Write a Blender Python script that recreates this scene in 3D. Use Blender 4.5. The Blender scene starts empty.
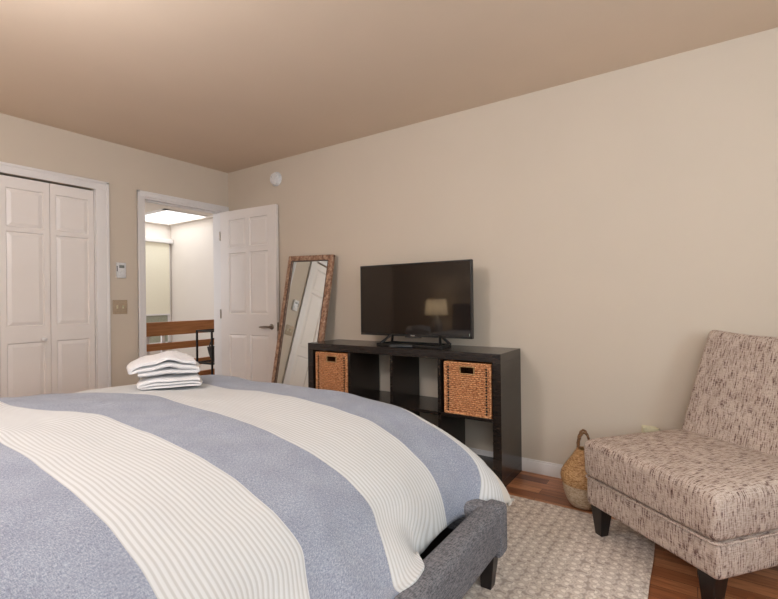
import bpy, bmesh, math, random
import numpy as np
from mathutils import Vector, Matrix, noise
random.seed(7)
R = math.radians
S = bpy.context.scene
COL = S.collection

# ------------------------------------------------------------------ camera
XB, YA, H = 2.923, 3.949, 2.44
cam_d = bpy.data.cameras.new('camera'); cam = bpy.data.objects.new('camera', cam_d); COL.objects.link(cam)
S.camera = cam
cam_d.sensor_fit = 'HORIZONTAL'; cam_d.sensor_width = 36.0; cam_d.lens = 451.8 / 778 * 36
cam_d.clip_start = 0.02; cam_d.clip_end = 60
yaw, pitch, roll = R(34.03), R(0.06), R(-0.67)
fw = Vector((math.cos(yaw)*math.cos(pitch), math.sin(yaw)*math.cos(pitch), math.sin(pitch)))
rt = Vector((math.sin(yaw), -math.cos(yaw), 0)); up = rt.cross(fw)
rt2 = rt*math.cos(roll) + up*math.sin(roll); up2 = -rt*math.sin(roll) + up*math.cos(roll)
m = Matrix((rt2, up2, -fw)).transposed().to_4x4(); m.translation = (0, 0, 1.12)
cam.matrix_world = m

# ------------------------------------------------------------------ world, lights, exposure
w = bpy.data.worlds.new('sky'); S.world = w; w.use_nodes = True
bg = w.node_tree.nodes['Background']; bg.inputs[0].default_value = (0.80, 0.90, 1.0, 1); bg.inputs[1].default_value = 1.5
S.view_settings.view_transform = 'Standard'; S.view_settings.look = 'None'
S.view_settings.gamma = 1.0; S.view_settings.use_curve_mapping = False
S.view_settings.exposure = 0.0

def area(name, loc, target, sx, sy, power, col):
    d = bpy.data.lights.new(name, 'AREA'); d.shape = 'RECTANGLE'; d.size = sx; d.size_y = sy; d.energy = power; d.color = col
    o = bpy.data.objects.new(name, d); COL.objects.link(o); o.location = loc
    o.rotation_euler = (Vector(target) - Vector(loc)).to_track_quat('-Z', 'Y').to_euler()
    return o
area('daylight_side_window', (0.95, -1.62, 1.45), (0.95, 2, 1.25), 1.5, 1.2, 27, (0.80, 0.92, 1.0))
area('added_head_window_fill', (-0.62, -0.55, 1.45), (3, -0.35, 1.2), 1.0, 1.2, 19, (0.80, 0.91, 1.0))  # added unseen source for flat frontal fill from the camera side
area('added_stair_fill', (0.66, 5.9, 1.5), (3.5, 5.9, 1.2), 1.1, 1.3, 48, (0.95, 0.96, 1.0))  # added fill light raising the hall level; the wall behind has no opening
area('daylight_skylight', (3.9, 6.75, 3.10), (3.9, 6.75, 0), 0.6, 1.0, 16, (0.90, 0.95, 1.0))

# ------------------------------------------------------------------ helpers
def lin(c):
    return tuple(((v/255)/12.92 if v/255 <= 0.04045 else ((v/255+0.055)/1.055)**2.4) for v in c) + (1,)

class NT:
    def __init__(self, name, rough=0.6, metal=0.0, spec=0.5):
        self.m = bpy.data.materials.new(name); self.m.use_nodes = True
        self.t = self.m.node_tree; self.b = self.t.nodes['Principled BSDF']
        self.b.inputs['Roughness'].default_value = rough; self.b.inputs['Metallic'].default_value = metal
        self.b.inputs['Specular IOR Level'].default_value = spec
    def n(self, typ, **kw):
        nd = self.t.nodes.new(typ)
        for k, v in kw.items():
            if k in nd.inputs.keys(): nd.inputs[k].default_value = v
            else: setattr(nd, k, v)
        return nd
    def l(self, a, b): self.t.links.new(a, b)
    def coord(self, kind='Object', scale=(1, 1, 1), rot=(0, 0, 0)):
        tc = self.n('ShaderNodeTexCoord'); mp = self.n('ShaderNodeMapping')
        mp.inputs['Scale'].default_value = scale; mp.inputs['Rotation'].default_value = rot
        self.l(tc.outputs[kind], mp.inputs[0]); return mp.outputs[0]
    def noise(self, vec, scale, detail=3, rough=0.5):
        nd = self.n('ShaderNodeTexNoise'); nd.inputs['Scale'].default_value = scale; nd.inputs['Detail'].default_value = detail
        nd.inputs['Roughness'].default_value = rough; self.l(vec, nd.inputs['Vector']); return nd.outputs['Fac']
    def ramp(self, fac, stops, interp='LINEAR'):
        nd = self.n('ShaderNodeValToRGB'); cr = nd.color_ramp; cr.interpolation = interp
        while len(cr.elements) < len(stops): cr.elements.new(0.5)
        for e, (p, c) in zip(cr.elements, stops): e.position = p; e.color = c
        self.l(fac, nd.inputs[0]); return nd.outputs[0]
    def mix(self, fac, a, b, blend='MIX'):
        nd = self.n('ShaderNodeMix', data_type='RGBA', blend_type=blend)
        for s, v in ((nd.inputs[0], fac), (nd.inputs[6], a), (nd.inputs[7], b)):
            if hasattr(v, 'links'): self.l(v, s)
            else: s.default_value = v
        return nd.outputs[2]
    def math(self, op, a, b=0.0, c=None):
        nd = self.n('ShaderNodeMath', operation=op)
        for s, v in zip(nd.inputs, (a, b, c)):
            if v is None: continue
            if hasattr(v, 'links'): self.l(v, s)
            else: s.default_value = v
        return nd.outputs[0]
    def bump(self, h, strength=0.3, dist=0.01):
        nd = self.n('ShaderNodeBump'); nd.inputs['Strength'].default_value = strength; nd.inputs['Distance'].default_value = dist
        self.l(h, nd.inputs['Height']); self.l(nd.outputs[0], self.b.inputs['Normal'])
    def col(self, v):
        if hasattr(v, 'links'): self.l(v, self.b.inputs['Base Color'])
        else: self.b.inputs['Base Color'].default_value = v

def paint(name, c, rough=0.75, var=0.006, bump=0.04, spec=0.3):
    M = NT(name, rough, 0, spec); v = M.coord()
    c2 = tuple(max(0, x*(1-var*2)) for x in c)
    M.col(M.ramp(M.noise(v, 2.5, 4), [(0.3, lin(c2)), (0.7, lin(c))]))
    M.bump(M.noise(v, 220, 2), bump, 0.003); return M.m
def plain(name, c, rough=0.5, metal=0.0, spec=0.5, ns=60, var=0.08):
    M = NT(name, rough, metal, spec); v = M.coord()
    M.col(M.ramp(M.noise(v, ns, 3), [(0.3, lin(tuple(x*(1-var) for x in c))), (0.7, lin(c))])); return M.m

M = {}
M['wall'] = paint('wall_paint', (206, 193, 176))
M['ceil'] = paint('ceiling_paint', (222, 202, 180))
M['white'] = paint('white_trim_paint', (232, 228, 225), 0.4, 0.015, 0.02, 0.5)
M['doorwhite'] = paint('white_door_paint', (234, 227, 221), 0.4, 0.015, 0.02, 0.5)
M['hallwall'] = paint('hall_white_paint', (230, 221, 211))
M['plastic'] = plain('white_plastic', (226, 226, 226), 0.4)
M['tan_plastic'] = plain('tan_plastic', (178, 158, 132), 0.45)
M['cream_plastic'] = plain('cream_plastic', (222, 214, 180), 0.45)
M['black_plastic'] = plain('black_plastic', (18, 18, 19), 0.3)
M['black_metal'] = plain('black_metal', (20, 19, 19), 0.45, 0.3)
M['steel'] = plain('satin_nickel', (160, 152, 142), 0.3, 1.0)
M['mirror'] = plain('mirror_silver', (235, 238, 235), 0.02, 1.0, var=0.0)
M['screen'] = plain('tv_screen_glass', (30, 23, 19), 0.045, 0, 0.5, var=0.0)
def m_shade():
    W = NT('linen_lamp_shade', 0.85, 0, 0.1); W.col(lin((244, 234, 214)))
    tr = W.n('ShaderNodeBsdfTranslucent'); tr.inputs[0].default_value = lin((250, 232, 200)); mx = W.n('ShaderNodeMixShader'); mx.inputs[0].default_value = 0.55
    W.l(W.b.outputs[0], mx.inputs[1]); W.l(tr.outputs[0], mx.inputs[2]); W.l(mx.outputs[0], W.t.nodes['Material Output'].inputs[0]); return W.m
M['lamp_shade'] = m_shade()
M['ceramic'] = plain('lamp_ceramic', (200, 196, 190), 0.25)
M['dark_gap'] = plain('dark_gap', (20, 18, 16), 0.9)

def wood(name, c1, c2, rough=0.35, axis=1, scale=6):
    W = NT(name, rough, 0, 0.5); sc = [9, 9, 9]; sc[axis] = 0.7
    v = W.coord('Object', tuple(sc)); n = W.noise(v, scale, 6, 0.6)
    W.col(W.ramp(n, [(0.3, lin(c1)), (0.7, lin(c2))])); W.bump(n, 0.08, 0.003); return W.m
M['espresso'] = wood('espresso_veneer', (32, 26, 23), (44, 36, 32), 0.22)
M['darkleg'] = wood('dark_leg_wood', (20, 16, 15), (36, 28, 25), 0.35, 2)
M['oak'] = wood('honey_oak', (170, 108, 62), (200, 138, 86), 0.4, 0)
M['frame_wood'] = None

def m_frame():
    W = NT('distressed_carved_frame', 0.6); v = W.coord()
    n = W.noise(v, 45, 6, 0.7); n2 = W.noise(v, 140, 3)
    W.col(W.mix(W.math('MULTIPLY', n2, 0.5), W.ramp(n, [(0.35, lin((96, 68, 52))), (0.5, lin((166, 126, 98))), (0.66, lin((212, 182, 156)))]), lin((120, 84, 64))))
    W.bump(n, 0.9, 0.008); return W.m
M['frame_wood'] = m_frame()

def m_floor():
    W = NT('cherry_plank_floor', 0.28, 0, 0.5)
    v = W.coord('Object', (1, 1, 1), (0, 0, R(90)))
    br = W.n('ShaderNodeTexBrick'); W.l(v, br.inputs['Vector'])
    br.inputs['Color1'].default_value = (0, 0, 0, 1); br.inputs['Color2'].default_value = (1, 1, 1, 1); br.inputs['Mortar'].default_value = (0.5, 0.5, 0.5, 1)
    br.inputs['Scale'].default_value = 1; br.inputs['Mortar Size'].default_value = 0.0012; br.inputs['Brick Width'].default_value = 0.75; br.inputs['Row Height'].default_value = 0.075
    br.offset = 0.37; br.offset_frequency = 2; br.inputs['Bias'].default_value = 0.0
    g = W.noise(W.coord('Object', (26, 1.6, 26)), 2.2, 6, 0.65)
    base = W.ramp(br.outputs['Color'], [(0, lin((122, 72, 46))), (0.35, lin((158, 100, 64))), (0.7, lin((180, 122, 82))), (1, lin((200, 142, 100)))])
    dark = W.ramp(g, [(0.32, lin((150, 120, 105))), (0.55, (1, 1, 1, 1))])
    c = W.mix(0.75, base, dark, 'MULTIPLY')
    c = W.mix(br.outputs['Fac'], c, lin((60, 34, 22)))
    W.col(c); W.bump(W.math('SUBTRACT', W.math('MULTIPLY', g, 0.1), br.outputs['Fac']), 0.25, 0.002); return W.m
M['floor'] = m_floor()

def m_duvet():
    W = NT('striped_duvet_cotton', 0.9, 0, 0.15); W.b.inputs['Sheen Weight'].default_value = 0.2
    tc = W.n('ShaderNodeTexCoord'); sx = W.n('ShaderNodeSeparateXYZ'); W.l(tc.outputs['UV'], sx.inputs[0])
    u, v = sx.outputs[0], sx.outputs[1]
    B, Wh = (0, 0, 0, 1), (1, 1, 1, 1)
    mask = W.ramp(W.math('DIVIDE', u, 2.4), [(0, B), (0.50/2.4, Wh), (0.87/2.4, B), (1.175/2.4, Wh), (1.535/2.4, B), (1.775/2.4, Wh)], 'CONSTANT')
    def uvn(sc, scale, det=3):
        mp = W.n('ShaderNodeMapping'); mp.inputs['Scale'].default_value = sc; W.l(tc.outputs['UV'], mp.inputs[0]); return W.noise(mp.outputs[0], scale, det, 0.6)
    h1, h2, h3 = uvn((1, 0.3, 1), 420), uvn((0.3, 1, 1), 420), uvn((1, 1, 1), 9, 4)
    hh = W.math('MULTIPLY', W.math('ADD', h1, h2), 0.5)
    blue = W.ramp(hh, [(0.36, lin((116, 122, 138))), (0.5, lin((152, 158, 172))), (0.64, lin((186, 191, 201)))])
    blue = W.mix(0.5, blue, W.ramp(h3, [(0.35, (0.72, 0.72, 0.76, 1)), (0.65, (1, 1, 1, 1))]), 'MULTIPLY')
    rib = W.math('SINE', W.math('MULTIPLY', u, 2*math.pi/0.0150))
    ribs = W.math('MULTIPLY_ADD', rib, 0.5, 0.5)
    cream = W.ramp(ribs, [(0.15, lin((190, 190, 188))), (0.6, lin((210, 211, 211)))])
    cream = W.mix(W.ramp(W.math('DIVIDE', u, 2.4), [(0, B), (1.89/2.4, Wh)], 'CONSTANT'), cream, lin((210, 204, 194)))
    W.col(W.mix(mask, blue, cream))
    ht = W.math('ADD', W.math('MULTIPLY', W.math('MULTIPLY', ribs, mask), 0.5), W.math('MULTIPLY', hh, 0.5))
    W.bump(ht, 0.35, 0.003); return W.m
M['duvet'] = m_duvet()

def m_tweed():
    W = NT('brown_cream_tweed', 0.95, 0, 0.1)
    tc = W.n('ShaderNodeTexCoord')
    def uvn(sc, scale, det=2, rough=0.5):
        mp = W.n('ShaderNodeMapping'); mp.inputs['Scale'].default_value = sc; W.l(tc.outputs['UV'], mp.inputs[0]); return W.noise(mp.outputs[0], scale, det, rough)
    st = uvn((1, 0.11, 1), 200, 2, 0.6); st2 = uvn((0.2, 1, 1), 240, 2); fine = uvn((1, 1, 1), 420, 2); reg = uvn((1, 0.5, 1), 22, 2)
    c = W.ramp(st, [(0.34, lin((92, 66, 60))), (0.42, lin((146, 120, 110))), (0.50, lin((205, 188, 174)))])
    c = W.mix(W.math('MULTIPLY', W.ramp(st2, [(0.45, (0, 0, 0, 1)), (0.62, (1, 1, 1, 1))]), 0.55), c, lin((232, 216, 204)))
    c = W.mix(0.5, c, W.ramp(fine, [(0.35, (0.55, 0.52, 0.50, 1)), (0.6, (1, 1, 1, 1))]), 'MULTIPLY')
    c = W.mix(0.6, c, W.ramp(reg, [(0.4, (0.80, 0.76, 0.74, 1)), (0.6, (1, 1, 1, 1))]), 'MULTIPLY')
    W.col(c); W.bump(W.math('ADD', st, fine), 0.6, 0.004); return W.m
M['tweed'] = m_tweed()

def m_linen(name, c1, c2, scale=300):
    W = NT(name, 0.92, 0, 0.15); v = W.coord('Object', (1, 1, 1))
    n = W.noise(W.coord('Object', (1, 0.2, 1)), scale, 2); n2 = W.noise(W.coord('Object', (0.2, 1, 1)), scale, 2)
    h = W.math('MULTIPLY', W.math('ADD', n, n2), 0.5)
    W.col(W.ramp(h, [(0.38, lin(c1)), (0.62, lin(c2))])); W.bump(h, 0.5, 0.002); return W.m
M['grey_uph'] = m_linen('charcoal_linen_upholstery', (80, 80, 84), (134, 133, 137))
M['mattress'] = m_linen('white_mattress_ticking', (200, 198, 194), (225, 223, 220))

def m_terry():
    W = NT('white_terry', 0.95, 0, 0.1); v = W.coord(); n = W.noise(v, 350, 3, 0.7)
    W.col(W.ramp(n, [(0.3, lin((226, 224, 224))), (0.6, lin((248, 247, 247)))])); W.bump(n, 0.8, 0.006); return W.m
M['terry'] = m_terry()

def m_rug():
    W = NT('cream_honeycomb_rug', 0.95, 0, 0.1)
    v = W.coord('Object', (1/0.040, 1/0.046, 1))
    vo = W.n('ShaderNodeTexVoronoi', feature='F1', voronoi_dimensions='2D'); vo.inputs['Scale'].default_value = 1; vo.inputs['Randomness'].default_value = 0.35
    sp = W.n('ShaderNodeSeparateXYZ'); W.l(v, sp.inputs[0])
    row = W.math('MULTIPLY', W.math('MODULO', W.math('FLOOR', W.math('ADD', sp.outputs[1], 200.0)), 2.0), 0.5)
    cb = W.n('ShaderNodeCombineXYZ'); W.l(W.math('ADD', sp.outputs[0], row), cb.inputs[0]); W.l(sp.outputs[1], cb.inputs[1])
    W.l(cb.outputs[0], vo.inputs['Vector'])
    n = W.noise(W.coord(), 260, 3, 0.7); n2 = W.noise(W.coord(), 14, 3)
    d = W.math('ADD', vo.outputs['Distance'], W.math('MULTIPLY', W.math('SUBTRACT', n, 0.5), 0.45))
    c = W.ramp(d, [(0.18, lin((232, 222, 211))), (0.32, lin((190, 176, 164))), (0.44, lin((218, 206, 194))), (0.62, lin((172, 158, 148)))])
    c = W.mix(0.4, c, W.ramp(n2, [(0.35, (0.90, 0.88, 0.87, 1)), (0.65, (1, 1, 1, 1))]), 'MULTIPLY')
    W.col(c); W.bump(W.math('SUBTRACT', W.math('MULTIPLY', n, 0.5), d), 0.6, 0.006); return W.m
M['rug'] = m_rug()

def m_wicker(name, c0, c1, c2, sc=1.0):
    W = NT(name, 0.6, 0, 0.35); v = W.coord('Object', (1, 1, 3.5))
    n = W.noise(v, 55*sc, 4, 0.7); n2 = W.noise(W.coord(), 160*sc, 2)
    W.col(W.ramp(W.math('ADD', W.math('MULTIPLY', n, 0.7), W.math('MULTIPLY', n2, 0.3)), [(0.40, lin(c0)), (0.49, lin(c1)), (0.58, lin(c2))]))
    W.bump(n2, 0.6, 0.004); return W.m
M['wicker'] = m_wicker('orange_brown_wicker', (136, 78, 46), (200, 132, 84), (234, 182, 134))
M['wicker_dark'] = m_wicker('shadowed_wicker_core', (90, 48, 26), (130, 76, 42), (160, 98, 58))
M['seagrass'] = m_wicker('golden_seagrass', (140, 100, 62), (178, 136, 90), (206, 168, 122))
M['seagrass_pale'] = m_wicker('pale_seagrass', (158, 136, 110), (184, 162, 136), (202, 184, 160))
M['rope'] = m_wicker('brown_rope', (84, 56, 34), (120, 84, 54), (150, 110, 74))
M['black_wicker'] = m_wicker('black_wicker', (26, 24, 24), (48, 45, 44), (84, 80, 78))

def boxuv(me):
    uv = me.uv_layers.new(name='UVMap')
    for p in me.polygons:
        n = p.normal; a = max(range(3), key=lambda i: abs(n[i]))
        for li in p.loop_indices:
            c = me.vertices[me.loops[li].vertex_index].co
            uv.data[li].uv = (c.x + 3, c.y + 3) if a == 2 else ((c.y + 7, c.z) if a == 0 else (c.x, c.z + 5))

class MB:
    def __init__(s): s.bm = bmesh.new()
    def _bev(s, vs, bev, seg):
        if bev > 0:
            es = {e for v in vs for e in v.link_edges}
            bmesh.ops.bevel(s.bm, geom=list(es), offset=bev, segments=seg, affect='EDGES', profile=0.5)
    def hexa(s, co, bev=0, seg=2):
        """8 corners: bottom ring (4, ccw from above) then top ring"""
        vs = [s.bm.verts.new(c) for c in co]
        for f in ((3, 2, 1, 0), (4, 5, 6, 7), (0, 1, 5, 4), (1, 2, 6, 5), (2, 3, 7, 6), (3, 0, 4, 7)): s.bm.faces.new([vs[i] for i in f])
        s._bev(vs, bev, seg); return s
    def box(s, x0, x1, y0, y1, z0, z1, bev=0, seg=2):
        x0, x1 = sorted((x0, x1)); y0, y1 = sorted((y0, y1)); z0, z1 = sorted((z0, z1))
        return s.hexa([(x0, y0, z0), (x1, y0, z0), (x1, y1, z0), (x0, y1, z0), (x0, y0, z1), (x1, y0, z1), (x1, y1, z1), (x0, y1, z1)], bev, seg)
    def tube(s, pts, r, n=8, closed=False, cap=True):
        pts = [Vector(p) for p in pts]; rings = []; N = len(pts)
        rr = r if isinstance(r, (list, tuple)) else [r]*N
        ref = None
        for i, p in enumerate(pts):
            a = pts[(i-1) % N] if (closed or i > 0) else p; b = pts[(i+1) % N] if (closed or i < N-1) else p
            t = (b - a).normalized()
            if ref is None: ref = Vector((0, 0, 1)) if abs(t.z) < 0.9 else Vector((1, 0, 0))
            u = t.cross(ref).normalized(); v = u.cross(t).normalized(); ref = v
            rings.append([s.bm.verts.new(p + u*math.cos(2*math.pi*k/n)*rr[i] + v*math.sin(2*math.pi*k/n)*rr[i]) for k in range(n)])
        for i in range(N if closed else N-1):
            A, B_ = rings[i], rings[(i+1) % N]
            for k in range(n): s.bm.faces.new((A[k], A[(k+1) % n], B_[(k+1) % n], B_[k]))
        if cap and not closed: s.bm.faces.new(rings[0][::-1]); s.bm.faces.new(rings[-1])
        return s
    def lathe(s, prof, n=32, c=(0, 0, 0), axis='z', cap0=True, cap1=True, f=None):
        rings = []
        for r, z in prof:
            ring = []
            for k in range(n):
                a = 2*math.pi*k/n; q = r if f is None else r*f(a, z)
                p = (q*math.cos(a), q*math.sin(a), z)
                if axis == 'x': p = (z, q*math.cos(a), q*math.sin(a))
                if axis == 'y': p = (q*math.sin(a), z, q*math.cos(a))
                ring.append(s.bm.verts.new((c[0]+p[0], c[1]+p[1], c[2]+p[2])))
            rings.append(ring)
        for A, B_ in zip(rings, rings[1:]):
            for k in range(n): s.bm.faces.new((A[k], A[(k+1) % n], B_[(k+1) % n], B_[k]))
        if cap0: s.bm.faces.new(rings[0][::-1])
        if cap1: s.bm.faces.new(rings[-1])
        return s
    def quad(s, *co):
        s.bm.faces.new([s.bm.verts.new(c) for c in co]); return s
    def build(s, name, mat, parent=None, smooth=False, uv=False, recalc=True):
        if recalc: bmesh.ops.recalc_face_normals(s.bm, faces=s.bm.faces[:])
        me = bpy.data.meshes.new(name); s.bm.to_mesh(me); s.bm.free()
        me.materials.append(mat)
        if smooth:
            for p in me.polygons: p.use_smooth = True
            me.set_sharp_from_angle(angle=R(smooth if smooth is not True else 50))
        if uv: boxuv(me)
        o = bpy.data.objects.new(name, me); COL.objects.link(o)
        if parent: o.parent = parent
        return o
def tag(o, label, cat, group=None, kind=None):
    if label: o['label'] = label
    if cat: o['category'] = cat
    if group: o['group'] = group
    if kind: o['kind'] = kind
    return o
def thing(name, loc, label, cat, rz=0, group=None):
    o = bpy.data.objects.new(name, None); COL.objects.link(o); o.location = loc; o.rotation_euler = (0, 0, rz)
    o.empty_display_size = 0.1
    return tag(o, label, cat, group)
def struct(o): o['kind'] = 'structure'; return o

# ------------------------------------------------------------------ room shell
HX, RY = -0.50, -1.55          # head wall, side wall behind the camera
T = 0.12
struct(MB().box(HX-T, XB+T, RY-T, YA+T, -0.12, 0).build('floor', M['floor']))
struct(MB().box(HX-T, XB+T, RY-T, YA+T, H, H+0.1).build('ceiling', M['ceil']))
struct(MB().box(XB, XB+T, RY-T, YA+T, 0, H).build('wall_right', M['wall']))
# wall with closet and doorway
CX0, CX1, DX0, DX1, DZ = 0.48, 1.68, 2.067, 2.832, 2.03
wa = MB()
wa.box(HX-T, CX0, YA, YA+T, 0, H).box(CX0, CX1, YA, YA+T, DZ, H).box(CX1, DX0, YA, YA+T, 0, H).box(DX0, DX1, YA, YA+T, DZ+0.01, H).box(DX1, XB, YA, YA+T, 0, H)
struct(wa.build('wall_back', M['wall']))
# head wall with hole for the added window (y -1.1..0.0, z .85..2.05)
wh = MB(); wh.box(HX-T, HX, RY-T, -1.1, 0, H).box(HX-T, HX, 0.0, YA, 0, H).box(HX-T, HX, -1.1, 0.0, 0, 0.85).box(HX-T, HX, -1.1, 0.0, 2.05, H)
struct(wh.build('wall_head', M['wall']))
wr = MB(); wr.box(HX, 0.2, RY-T, RY, 0, H).box(1.7, XB, RY-T, RY, 0, H).box(0.2, 1.7, RY-T, RY, 0, 0.85).box(0.2, 1.7, RY-T, RY, 2.05, H)
struct(wr.build('wall_front', M['wall']))
w1 = MB(); 
for a, b, c, d in ((0.2, 1.7, 0.85, 0.89), (0.2, 1.7, 2.01, 2.05), (0.2, 0.24, 0.89, 2.01), (1.66, 1.7, 0.89, 2.01), (0.24, 1.66, 1.43, 1.46)): w1.box(a, b, RY-0.08, RY-0.03, c, d, 0.003)
struct(w1.build('window_1', M['white']))
w2 = MB()
for a, b, c, d in ((-1.1, 0.0, 0.85, 0.89), (-1.1, 0.0, 2.01, 2.05), (-1.1, -1.06, 0.89, 2.01), (-0.04, 0.0, 0.89, 2.01), (-1.06, -0.04, 1.43, 1.46)): w2.box(HX-0.08, HX-0.03, a, b, c, d, 0.003)
struct(w2.build('added_head_window', M['white']))  # unseen window added to carry the frontal fill light

def baseboard(name, pts_box):
    b = MB()
    for q in pts_box: b.box(*q, 0.004, 2)
    struct(b.build(name, M['white'], smooth=30))
baseboard('baseboard_right', [(XB-0.014, XB, RY, YA, 0, 0.074), (XB-0.009, XB, RY, YA, 0.07, 0.086)])
baseboard('baseboard_back', [(HX, CX0-0.1, YA-0.014, YA, 0, 0.086), (CX1+0.098, DX0-0.072, YA-0.014, YA, 0, 0.086)])
baseboard('baseboard_head', [(HX, HX+0.014, RY, YA, 0, 0.086)])
baseboard('baseboard_front', [(HX, XB, RY, RY+0.014, 0, 0.086)])

def casing(name, x0, x1, zt, wd, wr_=None):
    wr_ = wd if wr_ is None else wr_
    b = MB()
    b.box(x0-wd, x0, YA-0.014, YA, 0, zt+wd*0.75, 0.003).box(x1, x1+wr_, YA-0.014, YA, 0, zt+wd*0.75, 0.003).box(x0-wd, x1+wr_, YA-0.0145, YA, zt, zt+wd*0.75, 0.003)
    b.box(x0-wd, x0-wd+0.02, YA-0.022, YA, 0, zt+wd*0.75, 0.004).box(x1+wr_-0.02, x1+wr_, YA-0.022, YA, 0, zt+wd*0.75, 0.004).box(x0-wd, x1+wr_, YA-0.022, YA, zt+wd*0.75-0.02, zt+wd*0.75, 0.004)
    return struct(b.build(name, M['white'], smooth=30))
casing('trim_1', CX0, CX1, DZ, 0.095)
casing('trim_2', DX0, DX1, DZ+0.01, 0.064, 0.082)
jb = MB(); jb.box(DX0, DX0+0.006, YA, YA+T, 0, DZ+0.01).box(DX1-0.006, DX1, YA, YA+T, 0, DZ+0.01).box(DX0, DX1, YA, YA+T, DZ-0.005, DZ+0.01)
jb.box(DX0+0.006, DX1-0.006, YA+0.045, YA+0.08, DZ-0.017, DZ-0.005)
struct(jb.build('trim_3', M['white']))
jc = MB(); jc.box(CX0, CX0+0.006, YA, YA+T, 0, DZ).box(CX1-0.006, CX1, YA, YA+T, 0, DZ)
struct(jc.build('trim_4', M['white']))
# closet interior, painted near black as shade behind the door gaps
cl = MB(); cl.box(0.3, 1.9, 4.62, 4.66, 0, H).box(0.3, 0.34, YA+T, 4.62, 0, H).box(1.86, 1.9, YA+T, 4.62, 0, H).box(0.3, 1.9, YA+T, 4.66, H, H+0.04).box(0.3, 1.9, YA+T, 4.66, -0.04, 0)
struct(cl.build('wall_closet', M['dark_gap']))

def panel_leaf(b, x0, x1, yf, z0, z1, th, panels, both=False):
    """door leaf in the xz plane whose visible face is at y=yf (facing -y); real recessed panels with raised fields"""
    xs = sorted({x0, x1, *[p[0] for p in panels], *[p[1] for p in panels]}); zs = sorted({z0, z1, *[p[2] for p in panels], *[p[3] for p in panels]})
    b.box(x0, x1, yf+0.010, yf+th, z0, z1)
    for i in range(len(xs)-1):
        for j in range(len(zs)-1):
            cx, cz = (xs[i]+xs[i+1])/2, (zs[j]+zs[j+1])/2
            if not any(p[0] < cx < p[1] and p[2] < cz < p[3] for p in panels):
                b.box(xs[i], xs[i+1], yf, yf+0.0105, zs[j], zs[j+1])
    for (a, c, d, e) in panels:
        g = 0.032
        b.hexa([(a+0.006, yf+0.0102, d+0.006), (c-0.006, yf+0.0102, d+0.006), (c-0.006, yf+0.0102, e-0.006), (a+0.006, yf+0.0102, e-0.006),
                (a+g, yf+0.002, d+g), (c-g, yf+0.002, d+g), (c-g, yf+0.002, e-g), (a+g, yf+0.002, e-g)])
        # sloped sticking around the recess
        for q in ([(a, yf, d), (c, yf, d), (c-0.006, yf+0.0101, d+0.006), (a+0.006, yf+0.0101, d+0.006)], [(a, yf, e), (c, yf, e), (c-0.006, yf+0.0101, e-0.006), (a+0.006, yf+0.0101, e-0.006)],
                  [(a, yf, d), (a, yf, e), (a+0.006, yf+0.0101, e-0.006), (a+0.006, yf+0.0101, d+0.006)], [(c, yf, d), (c, yf, e), (c-0.006, yf+0.0101, e-0.006), (c-0.006, yf+0.0101, d+0.006)]): b.quad(*q)

LW = (CX1 - CX0 - 0.012 - 0.006) / 4
n_door = 2
for k in range(4):
    x1 = CX1 - 0.009 - k*(LW+0.002); x0 = x1 - LW + 0.001
    b = MB(); sd = 0.036
    panel_leaf(b, x0, x1, YA+0.012, 0.012, DZ-0.013, 0.032, [(x0+sd, x1-sd, 1.665, 1.94), (x0+sd, x1-sd, 0.96, 1.635), (x0+sd, x1-sd, 0.14, 0.845)])
    o = struct(b.build('door_%d' % n_door, M['doorwhite'], recalc=True)); n_door += 1
    if k in (1, 2):
        kx = x1 - 0.05 if k == 1 else x0 + 0.05
        kb = MB().lathe([(0.009, 0), (0.008, -0.012), (0.016, -0.02), (0.019, -0.028), (0.016, -0.036), (0.006, -0.040)], 20, (kx, YA+0.012, 0.862), 'y').build('knob', M['white'], o, smooth=60)

# bedroom door, swung open against the right wall
dv = Vector((2.872, 3.192, 0)) - Vector((2.818, 3.938, 0)); dl = dv.length
door = MB()
pw = [(0.115, 0.355), (0.405, 0.645)]
panel_leaf(door, 0, dl, 0, 0.012, 2.018, 0.035, [(a, c, d, e) for a, c in pw for d, e in ((1.655, 1.93), (1.00, 1.60), (0.22, 0.80))])
door_o = struct(door.build('door_1', M['doorwhite']))
door_o.location = (2.818, 3.938, 0); door_o.rotation_euler = (0, 0, math.atan2(dv.y, dv.x))
# local +x runs from hinge to latch edge; local -y faces the bed
hb = MB().lathe([(0.026, 0.0), (0.027, -0.006), (0.022, -0.010), (0.011, -0.012), (0.010, -0.045), (0.006, -0.05)], 24, (dl-0.06, 0, 0.885), 'y')
hb.tube([(dl-0.06, -0.042, 0.885), (dl-0.10, -0.046, 0.886), (dl-0.15, -0.046, 0.883), (dl-0.178, -0.042, 0.880)], [0.010, 0.009, 0.008, 0.006], 12)
hb.build('door_handle', M['steel'], door_o, smooth=50)
MB().box(dl-0.001, dl+0.002, 0.006, 0.030, 0.845, 0.925, 0.0008).build('latch_plate', M['steel'], door_o)
for hz in (0.25, 1.0, 1.78): MB().lathe([(0.007, -0.045), (0.007, 0.045)], 12, (-0.004, -0.004, hz)).build('hinge', M['steel'], door_o, smooth=50)

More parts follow.
